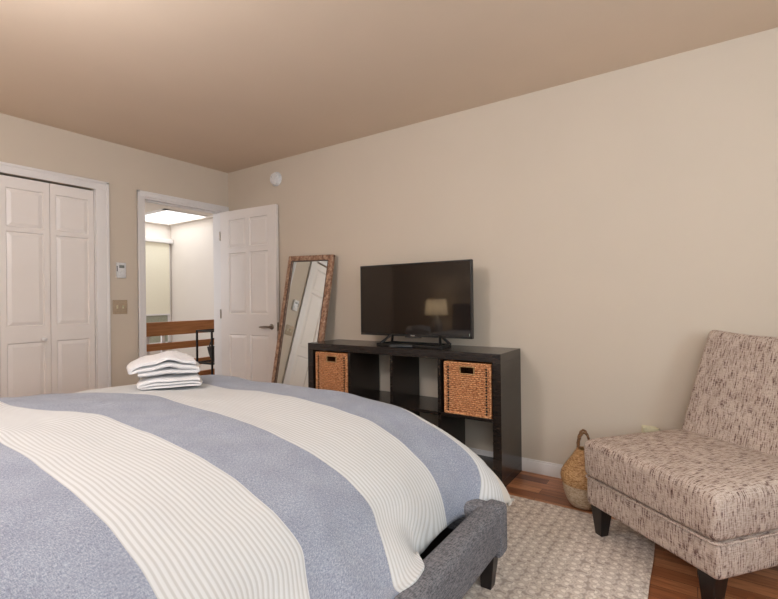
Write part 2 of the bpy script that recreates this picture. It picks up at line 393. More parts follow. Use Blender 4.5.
# ------------------------------------------------------------------ hall beyond the doorway
HB, HR, HL = 7.28, 4.25, 0.6
struct(MB().box(HL, HR, YA+T, 5.08, -0.15, 0).build('floor_hall', M['floor']))
struct(MB().box(HL, HR, 5.08, HB, -1.75, -1.6).build('floor_stairwell', M['floor']))
hc = MB(); SK = (3.56, 4.25, 6.2, 7.28)
hc.box(HL, SK[0], YA+T, HB+T, H, H+0.25).box(SK[0], HR+T, YA+T, SK[2], H, H+0.25)
hc.box(SK[0]-0.05, SK[0], SK[2]-0.05, SK[3], H+0.25, 3.35).box(SK[0], SK[1], SK[2]-0.05, SK[2], H+0.25, 3.35)
struct(hc.build('ceiling_hall', M['hallwall']))
w4 = MB()
for a, b, c, d in ((5.25, 6.55, 0.85, 0.92), (5.25, 6.55, 2.08, 2.15), (5.25, 5.32, 0.85, 2.15), (6.48, 6.55, 0.85, 2.15)): w4.box(HL, HL+0.03, a, b, c, d, 0.003)
struct(w4.build('added_fill_frame', M['white']))  # frame only, added around the hall fill light on a solid wall
struct(MB().box(HL, HR, 5.0, 5.08, -1.6, -0.15).build('wall_stairwell_side', M['hallwall']))
struct(MB().box(HR, HR+T, YA+T, HB+T, -1.6, 3.35).build('wall_hall_right', M['hallwall']))
struct(MB().box(HL-T, HL, YA+T, HB+T, -1.6, 3.35).build('wall_hall_left', M['hallwall']))
struct(MB().box(HL, HR, HB, HB+T, -1.6, 3.35).build('wall_hall_back', M['hallwall']))
struct(MB().box(XB+T, HR, YA, YA+T, -1.6, H).build('wall_hall_front', M['hallwall']))
# hall wall edge trim in front of the skylight
sk = MB(); sk.box(SK[0]-0.06, SK[0], SK[2]-0.06, HB, H-0.012, H).box(SK[0]-0.06, HR, SK[2]-0.06, SK[2], H-0.012, H)
struct(sk.build('trim_5', M['white']))
lg = MB(); lg.box(HR-0.07, HR, YA+T, HB, H-0.03, H+0.0, 0.004).box(SK[0], HR-0.07, HB-0.07, HB, H-0.03, H, 0.004)
struct(lg.build('trim_6', M['hallwall']))
sl = MB(); sl.box(HR-0.012, HR, SK[2], HB, H, 3.3).box(SK[0], HR-0.012, HB-0.012, HB, H, 3.3)
struct(sl.build('wall_skylight_shaft', plain('bright_white_paint', (246, 246, 246), 0.8, var=0.005)))
# window with roller shade on far stair wall
wf = MB(); X0, X1, Z0, Z1 = 3.15, 4.22, 0.42, 2.12
for q in ((X0, X0+0.05, Z0, Z1), (X1-0.05, X1, Z0, Z1), (X0, X1, Z0, Z0+0.05), (X0, X1, Z1-0.05, Z1)): wf.box(q[0], q[1], HB-0.02, HB-0.001, q[2], q[3], 0.003)
w3 = struct(wf.build('window_3', M['white']))
MB().box(X0+0.05, X1-0.05, HB-0.008, HB-0.003, Z0+0.05, Z1-0.05).build('pane', plain('stair_window_glass', (178, 180, 160), 0.12), w3)
sh = thing('roller_shade', (0, 0, 0), 'cream roller shade pulled most of the way down the far stairwell window', 'window shade')
MB().box(X0-0.05, X1+0.02, HB-0.085, HB-0.02, 2.10, 2.17, 0.008).build('head_rail', M['white'], sh)
MB().box(X0-0.01, X1-0.02, HB-0.034, HB-0.030, 0.93, 2.11).build('shade_cloth', plain('cream_shade_cloth', (244, 238, 216), 0.9, var=0.01), sh)
MB().box(X0-0.01, X1-0.02, HB-0.040, HB-0.024, 0.91, 0.935, 0.003).build('bottom_bar', M['white'], sh)

# guard rail of oak boards
gr = thing('stair_guard_rail', (0, 0, 0), 'honey oak guard rail of four horizontal boards beyond the open doorway', 'railing')
for a, b_ in ((0.745, 0.90), (0.58, 0.66), (0.36, 0.44), (0.20, 0.28)): MB().box(2.61, HR-0.005, 5.0, 5.035, a, b_, 0.004).build('rail_board', M['oak'], gr)
for px in (2.66, 2.84, 4.1): MB().box(px-0.018, px+0.018, 5.036, 5.07, 0.001, 0.88, 0.003).build('post', M['white'], gr)

# black metal rack in the hall with a wicker basket
rk = thing('metal_rack', (3.06, 4.45, 0), 'thin black metal rack standing in the hall against the oak guard rail', 'rack')
f = MB(); r_ = 0.009
for px in (0, 0.62):
    for py in (0, 0.28): f.box(px-r_, px+r_, py-r_, py+r_, 0, 0.80)
for z in (0.793, 0.43, 0.10):
    f.box(0, 0.62, -r_, r_, z-r_, z+r_).box(0, 0.62, 0.28-r_, 0.28+r_, z-r_, z+r_).box(-r_, r_, 0, 0.28, z-r_, z+r_).box(0.62-r_, 0.62+r_, 0, 0.28, z-r_, z+r_)
f.build('frame', M['black_metal'], rk)
for z in (0.43, 0.10):
    s_ = MB()
    for k in range(12): s_.box(0.03+k*0.05, 0.036+k*0.05, 0, 0.28, z, z+0.006)
    s_.build('wire_shelf', M['black_metal'], rk)
bk = thing('wicker_basket', (3.06+0.185, 4.59, 0.437), 'small black wicker basket with hoop handle on the metal rack in the hall', 'basket')
MB().lathe([(0.075, 0), (0.09, 0.03), (0.11, 0.09), (0.125, 0.16), (0.13, 0.165), (0.12, 0.16), (0.10, 0.08), (0.07, 0.012)], 32, cap1=True, f=lambda a, z: 1+0.03*math.sin(16*a)*math.cos(z*260)).build('body', M['black_wicker'], bk, smooth=60)
MB().tube([(0.122*math.cos(t), 0, 0.16+0.12*math.sin(t)) for t in np.linspace(0, math.pi, 17)], 0.007, 8).build('handle', M['black_wicker'], bk, smooth=60)

# ------------------------------------------------------------------ wall fixtures
sd_ = thing('smoke_detector', (XB, 3.225, 2.262), 'round white smoke detector high on the wall above the open door', 'smoke detector')
MB().lathe([(0.066, 0), (0.067, -0.010), (0.064, -0.016)], 40, axis='x').build('base', M['plastic'], sd_, smooth=40)
MB().lathe([(0.055, -0.014), (0.056, -0.030), (0.050, -0.040), (0.030, -0.045), (0.001, -0.046)], 40, axis='x').build('cover', M['plastic'], sd_, smooth=40)
MB().box(-0.0455, -0.042, 0.02, 0.03, 0.012, 0.018, 0.001).build('indicator', M['black_plastic'], sd_)
th = thing('thermostat', (1.863, YA, 1.392), 'small white thermostat on the wall between closet and doorway', 'thermostat')
MB().box(-0.037, 0.037, -0.022, 0, -0.063, 0.063, 0.004).build('body', M['plastic'], th, smooth=30)
MB().box(-0.018, 0.022, -0.0235, -0.021, 0.018, 0.042, 0.001).build('display', plain('grey_display', (120, 125, 120), 0.3), th)
MB().lathe([(0.019, -0.021), (0.018, -0.030), (0.001, -0.031)], 28, (0.003, 0, -0.022), 'y').build('dial', M['plastic'], th, smooth=40)
MB().box(-0.037, -0.030, -0.0228, -0.0215, -0.01, 0.035, 0.0005).build('side_grille', plain('grey_grille', (110, 108, 106), 0.6), th)
sw = thing('light_switch', (1.857, YA, 1.088), 'tan two gang light switch plate below the thermostat', 'light switch')
MB().box(-0.058, 0.058, -0.006, 0, -0.058, 0.058, 0.003).build('cover_plate', M['tan_plastic'], sw, smooth=30)
for dx in (-0.023, 0.023):
    MB().box(dx-0.006, dx+0.006, -0.008, -0.005, -0.013, 0.013, 0.001).hexa([(dx-0.004, -0.007, -0.002), (dx+0.004, -0.007, -0.002), (dx+0.004, -0.007, 0.009), (dx-0.004, -0.007, 0.009), (dx-0.003, -0.018, 0.006), (dx+0.003, -0.018, 0.006), (dx+0.003, -0.018, 0.012), (dx-0.003, -0.018, 0.012)]).build('toggle', M['cream_plastic'], sw)
ol = thing('wall_outlet', (XB, 0.218, 0.338), 'cream wall outlet half hidden behind the tweed chair seat', 'outlet')
MB().box(-0.006, 0, -0.036, 0.036, -0.058, 0.058, 0.003).build('cover_plate', M['cream_plastic'], ol, smooth=30)
for dz in (-0.022, 0.022): MB().box(-0.009, -0.005, -0.017, 0.017, dz-0.014, dz+0.014, 0.004).build('socket', M['cream_plastic'], ol, smooth=30)
pl = thing('plug_adapter', (XB-0.009, 0.205, 0.375), 'small cream plug in adapter at the top of the wall outlet', 'plug')
MB().box(-0.035, 0, -0.038, 0.038, -0.008, 0.018, 0.006).build('body', M['cream_plastic'], pl, smooth=30)
MB().box(-0.028, -0.006, -0.02, 0.02, 0.015, 0.021, 0.002).build('cap', M['cream_plastic'], pl, smooth=30)

# ------------------------------------------------------------------ rug
RX0, RX1, RY0, RY1 = 0.55, 2.505, 0.155, 2.35
g = MB(); nx, ny = 60, 66; V = []
for j in range(ny+1):
    row = []
    for i in range(nx+1):
        x = RX0+(RX1-RX0)*i/nx; y = RY0+(RY1-RY0)*j/ny
        ed = min(i, nx-i, j, ny-j)
        wv = 0.004*noise.noise(Vector((x*2.2, y*2.2, 3)))
        row.append(g.bm.verts.new((x + (0.004*noise.noise(Vector((y*4, 1, 0))) if i in (0, nx) else 0), y + (0.004*noise.noise(Vector((x*4, 5, 0))) if j in (0, ny) else 0), 0.0105 + abs(wv)*0.3 - (0.004 if ed == 0 else 0))))
    V.append(row)
for j in range(ny):
    for i in range(nx): g.bm.faces.new((V[j][i], V[j][i+1], V[j+1][i+1], V[j+1][i]))
# skirt and underside
edge = [V[0][i] for i in range(nx+1)] + [V[j][nx] for j in range(1, ny+1)] + [V[ny][i] for i in range(nx-1, -1, -1)] + [V[j][0] for j in range(ny-1, 0, -1)]
low = [g.bm.verts.new((v.co.x, v.co.y, 0.0005)) for v in edge]
for k in range(len(edge)):
    k2 = (k+1) % len(edge); g.bm.faces.new((edge[k], low[k], low[k2], edge[k2]))
g.bm.faces.new(low)
tag(g.build('area_rug', M['rug'], smooth=40), 'cream and beige honeycomb patterned rug on the wood floor under the bed', 'rug')

# ------------------------------------------------------------------ bed
bed = thing('bed', (0, 0, 0), 'charcoal upholstered low platform bed with dark tapered legs', 'bed')
BX1, BY0, BY1 = 1.738, 0.622, 2.86
MB().box(-0.36, BX1-0.055, BY0, BY0+0.10, 0.145, 0.312, 0.03, 5).build('side_rail', M['grey_uph'], bed, smooth=60)
MB().box(-0.36, BX1-0.055, BY1-0.10, BY1, 0.145, 0.312, 0.03, 5).build('side_rail', M['grey_uph'], bed, smooth=60)
MB().box(BX1-0.10, BX1-0.002, BY0+0.05, BY1-0.05, 0.145, 0.312, 0.03, 5).build('foot_rail', M['grey_uph'], bed, smooth=60)
for y0 in (BY0-0.004, BY1-0.076):
    c = MB()
    x0, x1, a, b_ = BX1-0.085, BX1+0.004, y0, y0+0.08
    c.box(x0, x1, a, b_, 0.122, 0.318, 0.020, 5)
    c.build('corner_post', M['grey_uph'], bed, smooth=60)
def taper_leg(b, cx, cy, z0, z1, s0, s1, dx=0, dy=0):
    b.hexa([(cx+dx-s0, cy+dy-s0, z0), (cx+dx+s0, cy+dy-s0, z0), (cx+dx+s0, cy+dy+s0, z0), (cx+dx-s0, cy+dy+s0, z0), (cx-s1, cy-s1, z1), (cx+s1, cy-s1, z1), (cx+s1, cy+s1, z1), (cx-s1, cy+s1, z1)], 0.003, 2); return b
for lx in (1.675, -0.28):
    for ly in (0.672, BY1-0.06): taper_leg(MB(), lx, ly, 0.0115 if lx > 0 and ly < RY1 else 0.0, 0.16, 0.021, 0.032, -0.022, 0.0).build('leg', M['darkleg'], bed)
hbz = MB().box(-0.47, -0.37, BY0, BY1, 0.18, 1.05, 0.03, 4).build('headboard', M['grey_uph'], bed, smooth=60)
MB().box(-0.36, BX1-0.10, BY0+0.10, BY1-0.10, 0.16, 0.198).build('slat_base', M['darkleg'], bed)
tag(MB().box(-0.35, 1.60, 0.865, 2.73, 0.20, 0.43, 0.05, 5).build('mattress', M['mattress'], smooth=60), 'white mattress on the charcoal bed frame under the striped duvet', 'mattress')

# duvet: cross profile (y, z) from near hem to far hem, rolled over the foot
prof = np.array([(.775, .265), (.782, .31), (.80, .355), (.84, .415), (.895, .475), (.985, .53), (1.14, .578), (1.35, .611), (1.6, .634), (1.9, .653), (2.3, .662), (2.55, .658), (2.68, .648), (2.79, .61), (2.86, .53), (2.90, .42), (2.905, .33)])
sarc = np.concatenate([[0], np.cumsum(np.hypot(*np.diff(prof, axis=0).T))])
NB, NA = 190, 170
ss = np.linspace(0, sarc[-1], NB+1)
py = np.interp(ss, sarc, prof[:, 0]); pz = np.interp(ss, sarc, prof[:, 1])
for _ in range(6):
    py[1:-1] = (py[:-2]+2*py[1:-1]+py[2:])/4; pz[1:-1] = (pz[:-2]+2*pz[1:-1]+pz[2:])/4
a0, rad = 1.715, 0.155
A1 = a0 + rad*math.pi/2 + 0.17
aa = np.linspace(0.12, A1, NA+1)
def sstep(a, b, x): t = min(1, max(0, (x-a)/(b-a))); return t*t*(3-2*t)
g = MB(); V = []; UVc = {}
for j in range(NB+1):
    row = []
    for i in range(NA+1):
        a = aa[i]; y, z = py[j], pz[j]
        if a < a0: x, dx_ = a, 0.0
        else:
            t = (a-a0)/rad
            if t < math.pi/2: x = a0+rad*math.sin(t); dx_ = rad*(1-math.cos(t))
            else: x = a0+rad+0.01*(t-math.pi/2); dx_ = rad + (a-a0-rad*math.pi/2)
        crown = 0.662
        z += 0.035*(1-sstep(0.3, 1.1, a))*sstep(0.5, 0.66, z)
        z += 0.030*sstep(1.25, 1.6, a)*sstep(0.9, 1.2, y)*(1-sstep(1.5, 2.0, y))
        z += 0.028*(1-sstep(0.6, 1.5, a))*sstep(1.9, 2.4, y)*sstep(0.4, 0.6, z)
        nearw = 1-sstep(1.17, 1.30, a)
        dyd = max(0.0, crown - z)
        k = 1-sstep(0.27, 0.43, pz[j]) if y < 1.5 else 0
        y -= 0.10*k*nearw + 0.125*(1-sstep(0.27, 0.62, pz[j]) if y < 1.5 else 0)*sstep(1.58, 1.86, a)
        if dx_ > 0: z = max(z, crown) - (dyd**2.2 + dx_**2.2)**(1/2.2) if z < crown else z-dx_
        # puff and wrinkles
        sx_ = 1 if z > 0.4 else 0.5
        wr_ = 0.013*noise.noise(Vector((a*2.3, y*1.8+3, 1.7))) + 0.009*noise.noise(Vector((a*6.5+y*2, y*4.0, 5))) + 0.0022*noise.noise(Vector((a*17, y*9+2, 9)))
        z += wr_*sx_
        if j < 26:   # vertical folds in the hanging near side
            kk = 1 - j/26; y += 0.012*kk*noise.noise(Vector((a*9, 2, ss[j]*2))) + 0.007*kk*math.sin(a*31+1.5*math.sin(a*7))
        if a > a0+0.2: x += 0.010*noise.noise(Vector((y*8, 7, a*3)))*min(1, (a-a0-0.2)/0.15)
        if y < 1.5: z = max(z, 0.318 + 0.004*math.sin(a*40)) if (a < 1.62) and y < 0.745 else max(z, 0.25 + 0.02*math.sin(a*9+1))
        hem = max(0, 1-j/10)
        row.append(g.bm.verts.new((x, y, z)))
        q2 = sstep(0.88, 1.02, a); sh = (1-q2)*0.20*sstep(1.95, 2.38, y) + q2*0.17*sstep(2.2, 2.62, y)*(1-sstep(1.2, 1.45, a)) + (0.14*(1-0.75*sstep(1.25, 1.5, a)+0.42*sstep(1.58, 1.72, a))*(1-sstep(0.28, 0.46, pz[j])) if py[j] < 1.5 else 0) - 0.022*sstep(1.3, 1.5, a)*(1-sstep(0.9, 1.6, y))
        UVc[(j, i)] = (max(0.01, a + sh), ss[j])
    V.append(row)
uvl = g.bm.loops.layers.uv.new('UVMap')
for j in range(NB):
    for i in range(NA):
        fc = g.bm.faces.new((V[j][i], V[j][i+1], V[j+1][i+1], V[j+1][i]))
        for lp, key in zip(fc.loops, ((j, i), (j, i+1), (j+1, i+1), (j+1, i))): lp[uvl].uv = UVc[key]
dv_o = g.build('duvet', M['duvet'], smooth=80)
sol = dv_o.modifiers.new('thick', 'SOLIDIFY'); sol.thickness = 0.016; sol.offset = -1
tag(dv_o, 'blue grey and cream striped duvet spread over the bed', 'duvet')
# cushions at the head, behind the camera
for k, yy in enumerate((1.25, 2.25)):
    p = MB(); nxx, nyy = 16, 24
    for sgn in (1, -1):
        Vp = []
        for j in range(nyy+1):
            r = []
            for i in range(nxx+1):
                u = i/nxx*2-1; v = j/nyy*2-1
                h_ = 0.085*((1-abs(u)**3)*(1-abs(v)**4))**0.55
                r.append(p.bm.verts.new((u*0.21*(1-0.08*v*v), v*0.36*(1-0.06*u*u), sgn*h_)))
            Vp.append(r)
        for j in range(nyy):
            for i in range(nxx): p.bm.faces.new((Vp[j][i], Vp[j][i+1], Vp[j+1][i+1], Vp[j+1][i]))
    bmesh.ops.remove_doubles(p.bm, verts=p.bm.verts[:], dist=0.0004)
    po = p.build('pillow', M['mattress'], smooth=80); po.location = (-0.14, yy, 0.795)
    po.location.z = 0.525
    po.location.x = -0.15
    tag(po, ('white bed pillow against the headboard on the side nearer the camera', 'white bed pillow against the headboard on the closet side')[k], 'pillow', 'white bed pillows')

# ------------------------------------------------------------------ folded towels on the bed
def towel(z0, layers, t, w0, w1, depth, seed, jog, peak=0):
    """one towel folded back and forth; cross-section in local x/z, swept along local y"""
    pts = []; z = z0 + t/2
    for k in range(layers):
        a, b_ = (w0, w1) if k % 2 == 0 else (w1, w0)
        a += jog[k % len(jog)]; 
        n = 14
        for q in range(n+1):
            u = q/n; pts.append((a+(b_-a)*u, z))
        if k < layers-1:
            cx = b_; sg = 1 if b_ > a else -1
            for q in range(1, 8):
                th_ = math.pi*q/8; pts.append((cx + sg*math.sin(th_)*t*0.62, z + t*1.0*(1-math.cos(th_))/2))
        z += t*1.0
    bm = MB(); nd = 26; rings = []
    P = [Vector((p[0], 0, p[1])) for p in pts]
    for d in range(nd+1):
        y = -depth/2 + depth*d/nd
        up_, dn = [], []
        for i, p in enumerate(P):
            a_ = P[max(0, i-1)]; c_ = P[min(len(P)-1, i+1)]; tg = (c_-a_).normalized(); nr = Vector((-tg.z, 0, tg.x))
            wob = 0.012*noise.noise(Vector((p.x*8+seed, y*10, p.z*14))) + 0.004*noise.noise(Vector((p.x*30+seed, y*30, p.z*40))); edg = (1-0.75*(abs(2*d/nd-1)**7))*(1+0.22*noise.noise(Vector((p.x*14, y*14+seed, p.z*50))))
            hh = t*0.49*edg
            yy = y*(1+0.03*noise.noise(Vector((seed, p.z*60, p.x*5))))
            rr_ = (p.x-(w0+w1)/2)/(w1-w0)*2; sag = (-0.012*(abs(2*d/nd-1)**3) - 0.012*rr_**4 + 0.016*math.exp(-((rr_-0.1)/0.35)**2)*peak)*(p.z-z0)/0.06
            up_.append(bm.bm.verts.new((p.x+nr.x*hh+wob, yy, p.z+nr.z*hh+wob*0.9*(p.z-z0)/0.05+sag)))
            dn.append(bm.bm.verts.new((p.x-nr.x*hh+wob, yy, p.z-nr.z*hh+wob*0.7*(p.z-z0)/0.05+sag)))
        rings.append(up_ + dn[::-1])
    L = len(rings[0])
    for A_, B_ in zip(rings, rings[1:]):
        for k in range(L): bm.bm.faces.new((A_[k], A_[(k+1) % L], B_[(k+1) % L], B_[k]))
    n_ = len(P)
    for ring in (rings[0], rings[-1]):
        for i in range(n_-1): bm.bm.faces.new((ring[i], ring[i+1], ring[L-2-i], ring[L-1-i]))
    return bm
TW = (1.372, 2.39, 0.0); trz = R(-31)
t1 = towel(0.0, 3, 0.020, -0.120, 0.150, 0.27, 3, (0, 0, 0.0)).build('folded_towel', M['terry'], smooth=70)
t1.location = (TW[0], TW[1], 0.672); t1.rotation_euler = (0, 0, trz)
tag(t1, 'folded white towel lying directly on the duvet, bottom of the pair', 'towel', 'folded white towels on the bed')
t2 = towel(0.0, 3, 0.031, -0.150, 0.135, 0.25, 11, (0.02, 0, 0.02), 1).build('folded_towel', M['terry'], smooth=70)
t2.location = (TW[0]-0.01, TW[1]+0.005, 0.739); t2.rotation_euler = (0, 0, trz+R(4))
tag(t2, 'thicker folded white towel on top of the pair on the duvet', 'towel', 'folded white towels on the bed')

# ------------------------------------------------------------------ cube shelf unit
SX0, SX1, SY0, SY1, SZ = 2.543, 2.908, 0.938, 2.480, 0.796
shf = thing('cube_shelf', (0, 0, 0), 'espresso brown low cube shelf unit along the wall under the television', 'shelf')
ot = 0.052
MB().box(SX0, SX1, SY0, SY1, SZ-ot, SZ, 0.0015).build('top', M['espresso'], shf)
MB().box(SX0, SX1, SY0, SY1, 0.0, ot, 0.0015).build('bottom', M['espresso'], shf)
MB().box(SX0, SX1, SY0, SY0+ot, ot, SZ-ot, 0.001).build('side_panel', M['espresso'], shf)
MB().box(SX0, SX1, SY1-ot, SY1, ot, SZ-ot, 0.001).build('side_panel', M['espresso'], shf)
dvt = 0.020; cw = (SY1-SY0-2*ot-3*dvt)/4
MB().box(SX0+0.003, SX1, SY0+ot, SY1-ot, 0.388, 0.408, 0.001).build('shelf_board', M['espresso'], shf)
cells = []
for k in range(4):
    c0 = SY0+ot+k*(cw+dvt); cells.append((c0, c0+cw))
    if k < 3: MB().box(SX0+0.003, SX1, c0+cw, c0+cw+dvt, ot, SZ-ot, 0.001).build('divider', M['espresso'], shf)

def storage_basket(label):
    """woven cube basket, local: front at x=0 facing -x, centred on y, bottom z=0"""
    W_, Hh, D = 0.312, 0.318, 0.335
    t = thing('storage_basket', (0, 0, 0), label, 'basket', group='wicker baskets in the cube shelf')
    b = MB(); hw, z0h, z1h = 0.044, 0.256, 0.294
    ti = 0.012
    b.box(0.004, ti, -W_/2, -hw, 0, Hh).box(0.004, ti, hw, W_/2, 0, Hh).box(0.004, ti, -hw, hw, 0, z0h).box(0.004, ti, -hw, hw, z1h, Hh)
    b.box(D-ti, D, -W_/2, W_/2, 0, Hh).box(ti, D-ti, -W_/2, -W_/2+ti, 0, Hh).box(ti, D-ti, W_/2-ti, W_/2, 0, Hh).box(ti, D-ti, -W_/2+ti, W_/2-ti, 0, 0.01)
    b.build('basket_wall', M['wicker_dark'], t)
    s = MB(); rows = 24
    for k in range(rows):
        z = 0.012 + k*(Hh-0.024)/(rows-1)
        segs = [(-W_/2+0.006, W_/2-0.006)] if not (z0h-0.004 < z < z1h+0.004) else [(-W_/2+0.006, -hw-0.008), (hw+0.008, W_/2-0.006)]
        for (ya, yb) in segs:
            n = max(6, int((yb-ya)/0.0055)); rnd = random.random()*0.002
            s.tube([(0.0035+0.0030*math.sin(math.pi*((ya+(yb-ya)*q/n)/0.0115)+math.pi*k)+0.0012*noise.noise(Vector((q*0.7, k*3.1, 0))), ya+(yb-ya)*q/n, z+0.0016*noise.noise(Vector((q*0.35, k*5.3, 4)))) for q in range(n+1)], 0.0062, 6)
    s.build('woven_front', M['wicker'], t, smooth=80)
    r = MB()
    for z in (0.004, Hh-0.002): r.tube([(0.001, y, z+0.001*math.sin(y*400)) for y in np.linspace(-W_/2+0.004, W_/2-0.004, 60)], 0.0075, 8)
    for y in (-W_/2+0.006, W_/2-0.006): r.tube([(0.0, y, z) for z in np.linspace(0.004, Hh-0.002, 30)], 0.0075, 8)
    for y in (-W_/2+0.006, W_/2-0.006): r.tube([(x, y, Hh-0.002) for x in np.linspace(0.0, D-0.005, 20)], 0.007, 8)
    r.tube([(D-0.006, y, Hh-0.002) for y in np.linspace(-W_/2+0.004, W_/2-0.004, 20)], 0.007, 8)
    r.build('rim', M['wicker'], t, smooth=80)
    for sy_ in (-1, 1):
        d = MB(); yc = sy_*(W_/2-0.030)
        d.box(-0.0025, 0.002, yc-0.0012, yc+0.0012, 0.012, Hh-0.012)
        for k in range(16): d.box(-0.0075, -0.002, yc-0.005, yc+0.005, 0.018+k*0.0178, 0.0268+k*0.0178, 0.001)
        d.build('corner_stitching', M['dark_gap'], t)
    h = MB()
    for q in ((-hw-0.006, hw+0.006, z0h-0.006, z0h), (-hw-0.006, hw+0.006, z1h, z1h+0.006), (-hw-0.006, -hw, z0h, z1h), (hw, hw+0.006, z0h, z1h)): h.box(-0.005, 0.013, q[0], q[1], q[2], q[3], 0.002)
    h.build('handle_frame', M['seagrass'], t)
    return t
def copy_thing(t, label):
    r = t.copy(); COL.objects.link(r); r['label'] = label
    for ch in t.children:
        c = ch.copy(); COL.objects.link(c); c.parent = r
    return r
bk1 = storage_basket('orange brown wicker basket in the cube shelf bay nearest the chair')
bk1.location = (SX0+0.012, sum(cells[0])/2-0.006, 0.4085)
bk2 = copy_thing(bk1, 'orange brown wicker basket in the cube shelf bay nearest the leaning mirror')
bk2.location = (SX0+0.012, sum(cells[3])/2-0.004, 0.4085)

# ------------------------------------------------------------------ television
TX, TY0, TY1, TZ0, TZ1 = 2.725, 1.193, 2.098, 0.860, 1.378
tv = thing('television', (TX, (TY0+TY1)/2, SZ), 'flat black television standing on the cube shelf', 'television')
hw = (TY1-TY0)/2; z0, z1 = TZ0-SZ, TZ1-SZ
MB().box(0.002, 0.030, -hw, hw, z0, z1, 0.003).box(0.028, 0.065, -hw*0.6, hw*0.6, z0+0.03, z0+0.34, 0.01).build('housing', M['black_plastic'], tv)
MB().box(-0.001, 0.0025, -hw+0.009, hw-0.009, z0+0.016, z1-0.009).build('screen', M['screen'], tv)
b = MB()
for q in ((-hw, hw, z0, z0+0.016), (-hw, hw, z1-0.009, z1), (-hw, -hw+0.009, z0, z1), (hw-0.009, hw, z0, z1)): b.box(-0.004, 0.004, q[0], q[1], q[2], q[3], 0.0015)
b.build('bezel', M['black_plastic'], tv)
MB().box(-0.006, 0.0, -0.075, 0.060, z0-0.007, z0+0.001, 0.002).build('sensor_bar', plain('smoke_lens', (70, 66, 64), 0.15), tv)
MB().box(-0.0052, -0.0035, -0.022, 0.012, z0+0.005, z0+0.011, 0.0005).build('badge', plain('silver_badge', (190, 190, 190), 0.3, 0.6), tv)
MB().box(-0.0052, -0.0035, -hw+0.014, -hw+0.019, z0+0.018, z0+0.034, 0.0005).build('corner_sticker', plain('pale_sticker', (150, 160, 150), 0.5), tv)
sb = MB()
lo = [(-0.085, -0.27), (-0.085, 0.235), (0.08, 0.215), (0.08, -0.25)]
sb.box(-0.075, 0.07, -0.255, 0.22, 0.0005, 0.008)
for (p, q) in zip(lo, lo[1:]+lo[:1]):
    P_, Q_ = Vector((p[0], p[1], 0.0095)), Vector((q[0], q[1], 0.0095)); dd = (Q_-P_).normalized()*0.008; nn = Vector((-dd.y, dd.x, 0)).normalized()*0.010
    a_, c_ = P_-dd, Q_+dd
    sb.hexa([tuple(v+Vector((0, 0, z))) for z in (-0.009, 0.009) for v in (a_-nn, c_-nn, c_+nn, a_+nn)], 0.002)
sb.build('stand_base', M['black_plastic'], tv)
for sy_ in (-1, 1):
    v = MB(); yb = 0.205*sy_-0.02
    for x_ in (-0.075, 0.07):
        v.tube([(x_, yb+0.035*sy_, 0.014), (0.012, yb-0.015*sy_, z0+0.02)], [0.011, 0.009], 8)
    v.build('stand_leg', M['black_plastic'], tv, smooth=60)
rm = thing('remote_control', (2.59, 1.655, SZ), 'slim black remote control lying on the shelf in front of the television', 'remote', R(-62))
MB().box(-0.078, 0.078, -0.021, 0.021, 0.0, 0.017, 0.006, 3).build('body', plain('dark_grey_plastic', (38, 42, 44), 0.3), rm, smooth=50)
bb = MB()
for i in range(8):
    for j in range(3): bb.box(-0.065+i*0.016, -0.056+i*0.016, -0.013+j*0.010, -0.007+j*0.010, 0.0165, 0.0185, 0.0005)
bb.build('buttons', plain('grey_rubber', (110, 116, 118), 0.6), rm)

# ------------------------------------------------------------------ leaning mirror
mt = Vector((2.858, 2.738, 1.512)); mbm = Vector((2.612, 2.797, 0.026))
uz = (mt-mbm).normalized(); uy = Vector((0.018, 1, 0)); uy = (uy - uz*uy.dot(uz)).normalized(); ux = uy.cross(uz)
mm = Matrix((ux, uy, uz)).transposed().to_4x4(); mm.translation = mbm
mir = thing('leaning_mirror', (0, 0, 0), 'tall mirror in distressed brown frame leaning on the wall beside the door', 'mirror')
mir.matrix_world = mm
Lm = (mt-mbm).length; hw = 0.268; fwid = 0.050
b = MB()
b.box(-0.010, 0.022, -hw, hw, 0, fwid, 0.006, 3).box(-0.010, 0.022, -hw, hw, Lm-fwid, Lm, 0.006, 3).box(-0.0105, 0.0225, -hw, -hw+fwid, 0, Lm, 0.006, 3).box(-0.0105, 0.0225, hw-fwid, hw, 0, Lm, 0.006, 3)
b.build('mirror_frame', M['frame_wood'], mir, smooth=50)
MB().box(0.0, 0.008, -hw+fwid-0.004, hw-fwid+0.004, fwid-0.004, Lm-fwid+0.004).build('mirror_glass', M['mirror'], mir)
b = MB(); 
for q in ((-1, hw-fwid-0.0, hw-fwid+0.005), (1, hw-fwid, hw-fwid+0.005)): b.box(-0.013, 0.0, q[0]*q[1], q[0]*q[2], fwid, Lm-fwid)
b.box(-0.013, 0.0, -hw+fwid, hw-fwid, Lm-fwid, Lm-fwid+0.005).box(-0.013, 0.0, -hw+fwid, hw-fwid, fwid-0.005, fwid)
b.build('inner_bead', plain('dark_bead', (84, 60, 48), 0.5), mir)

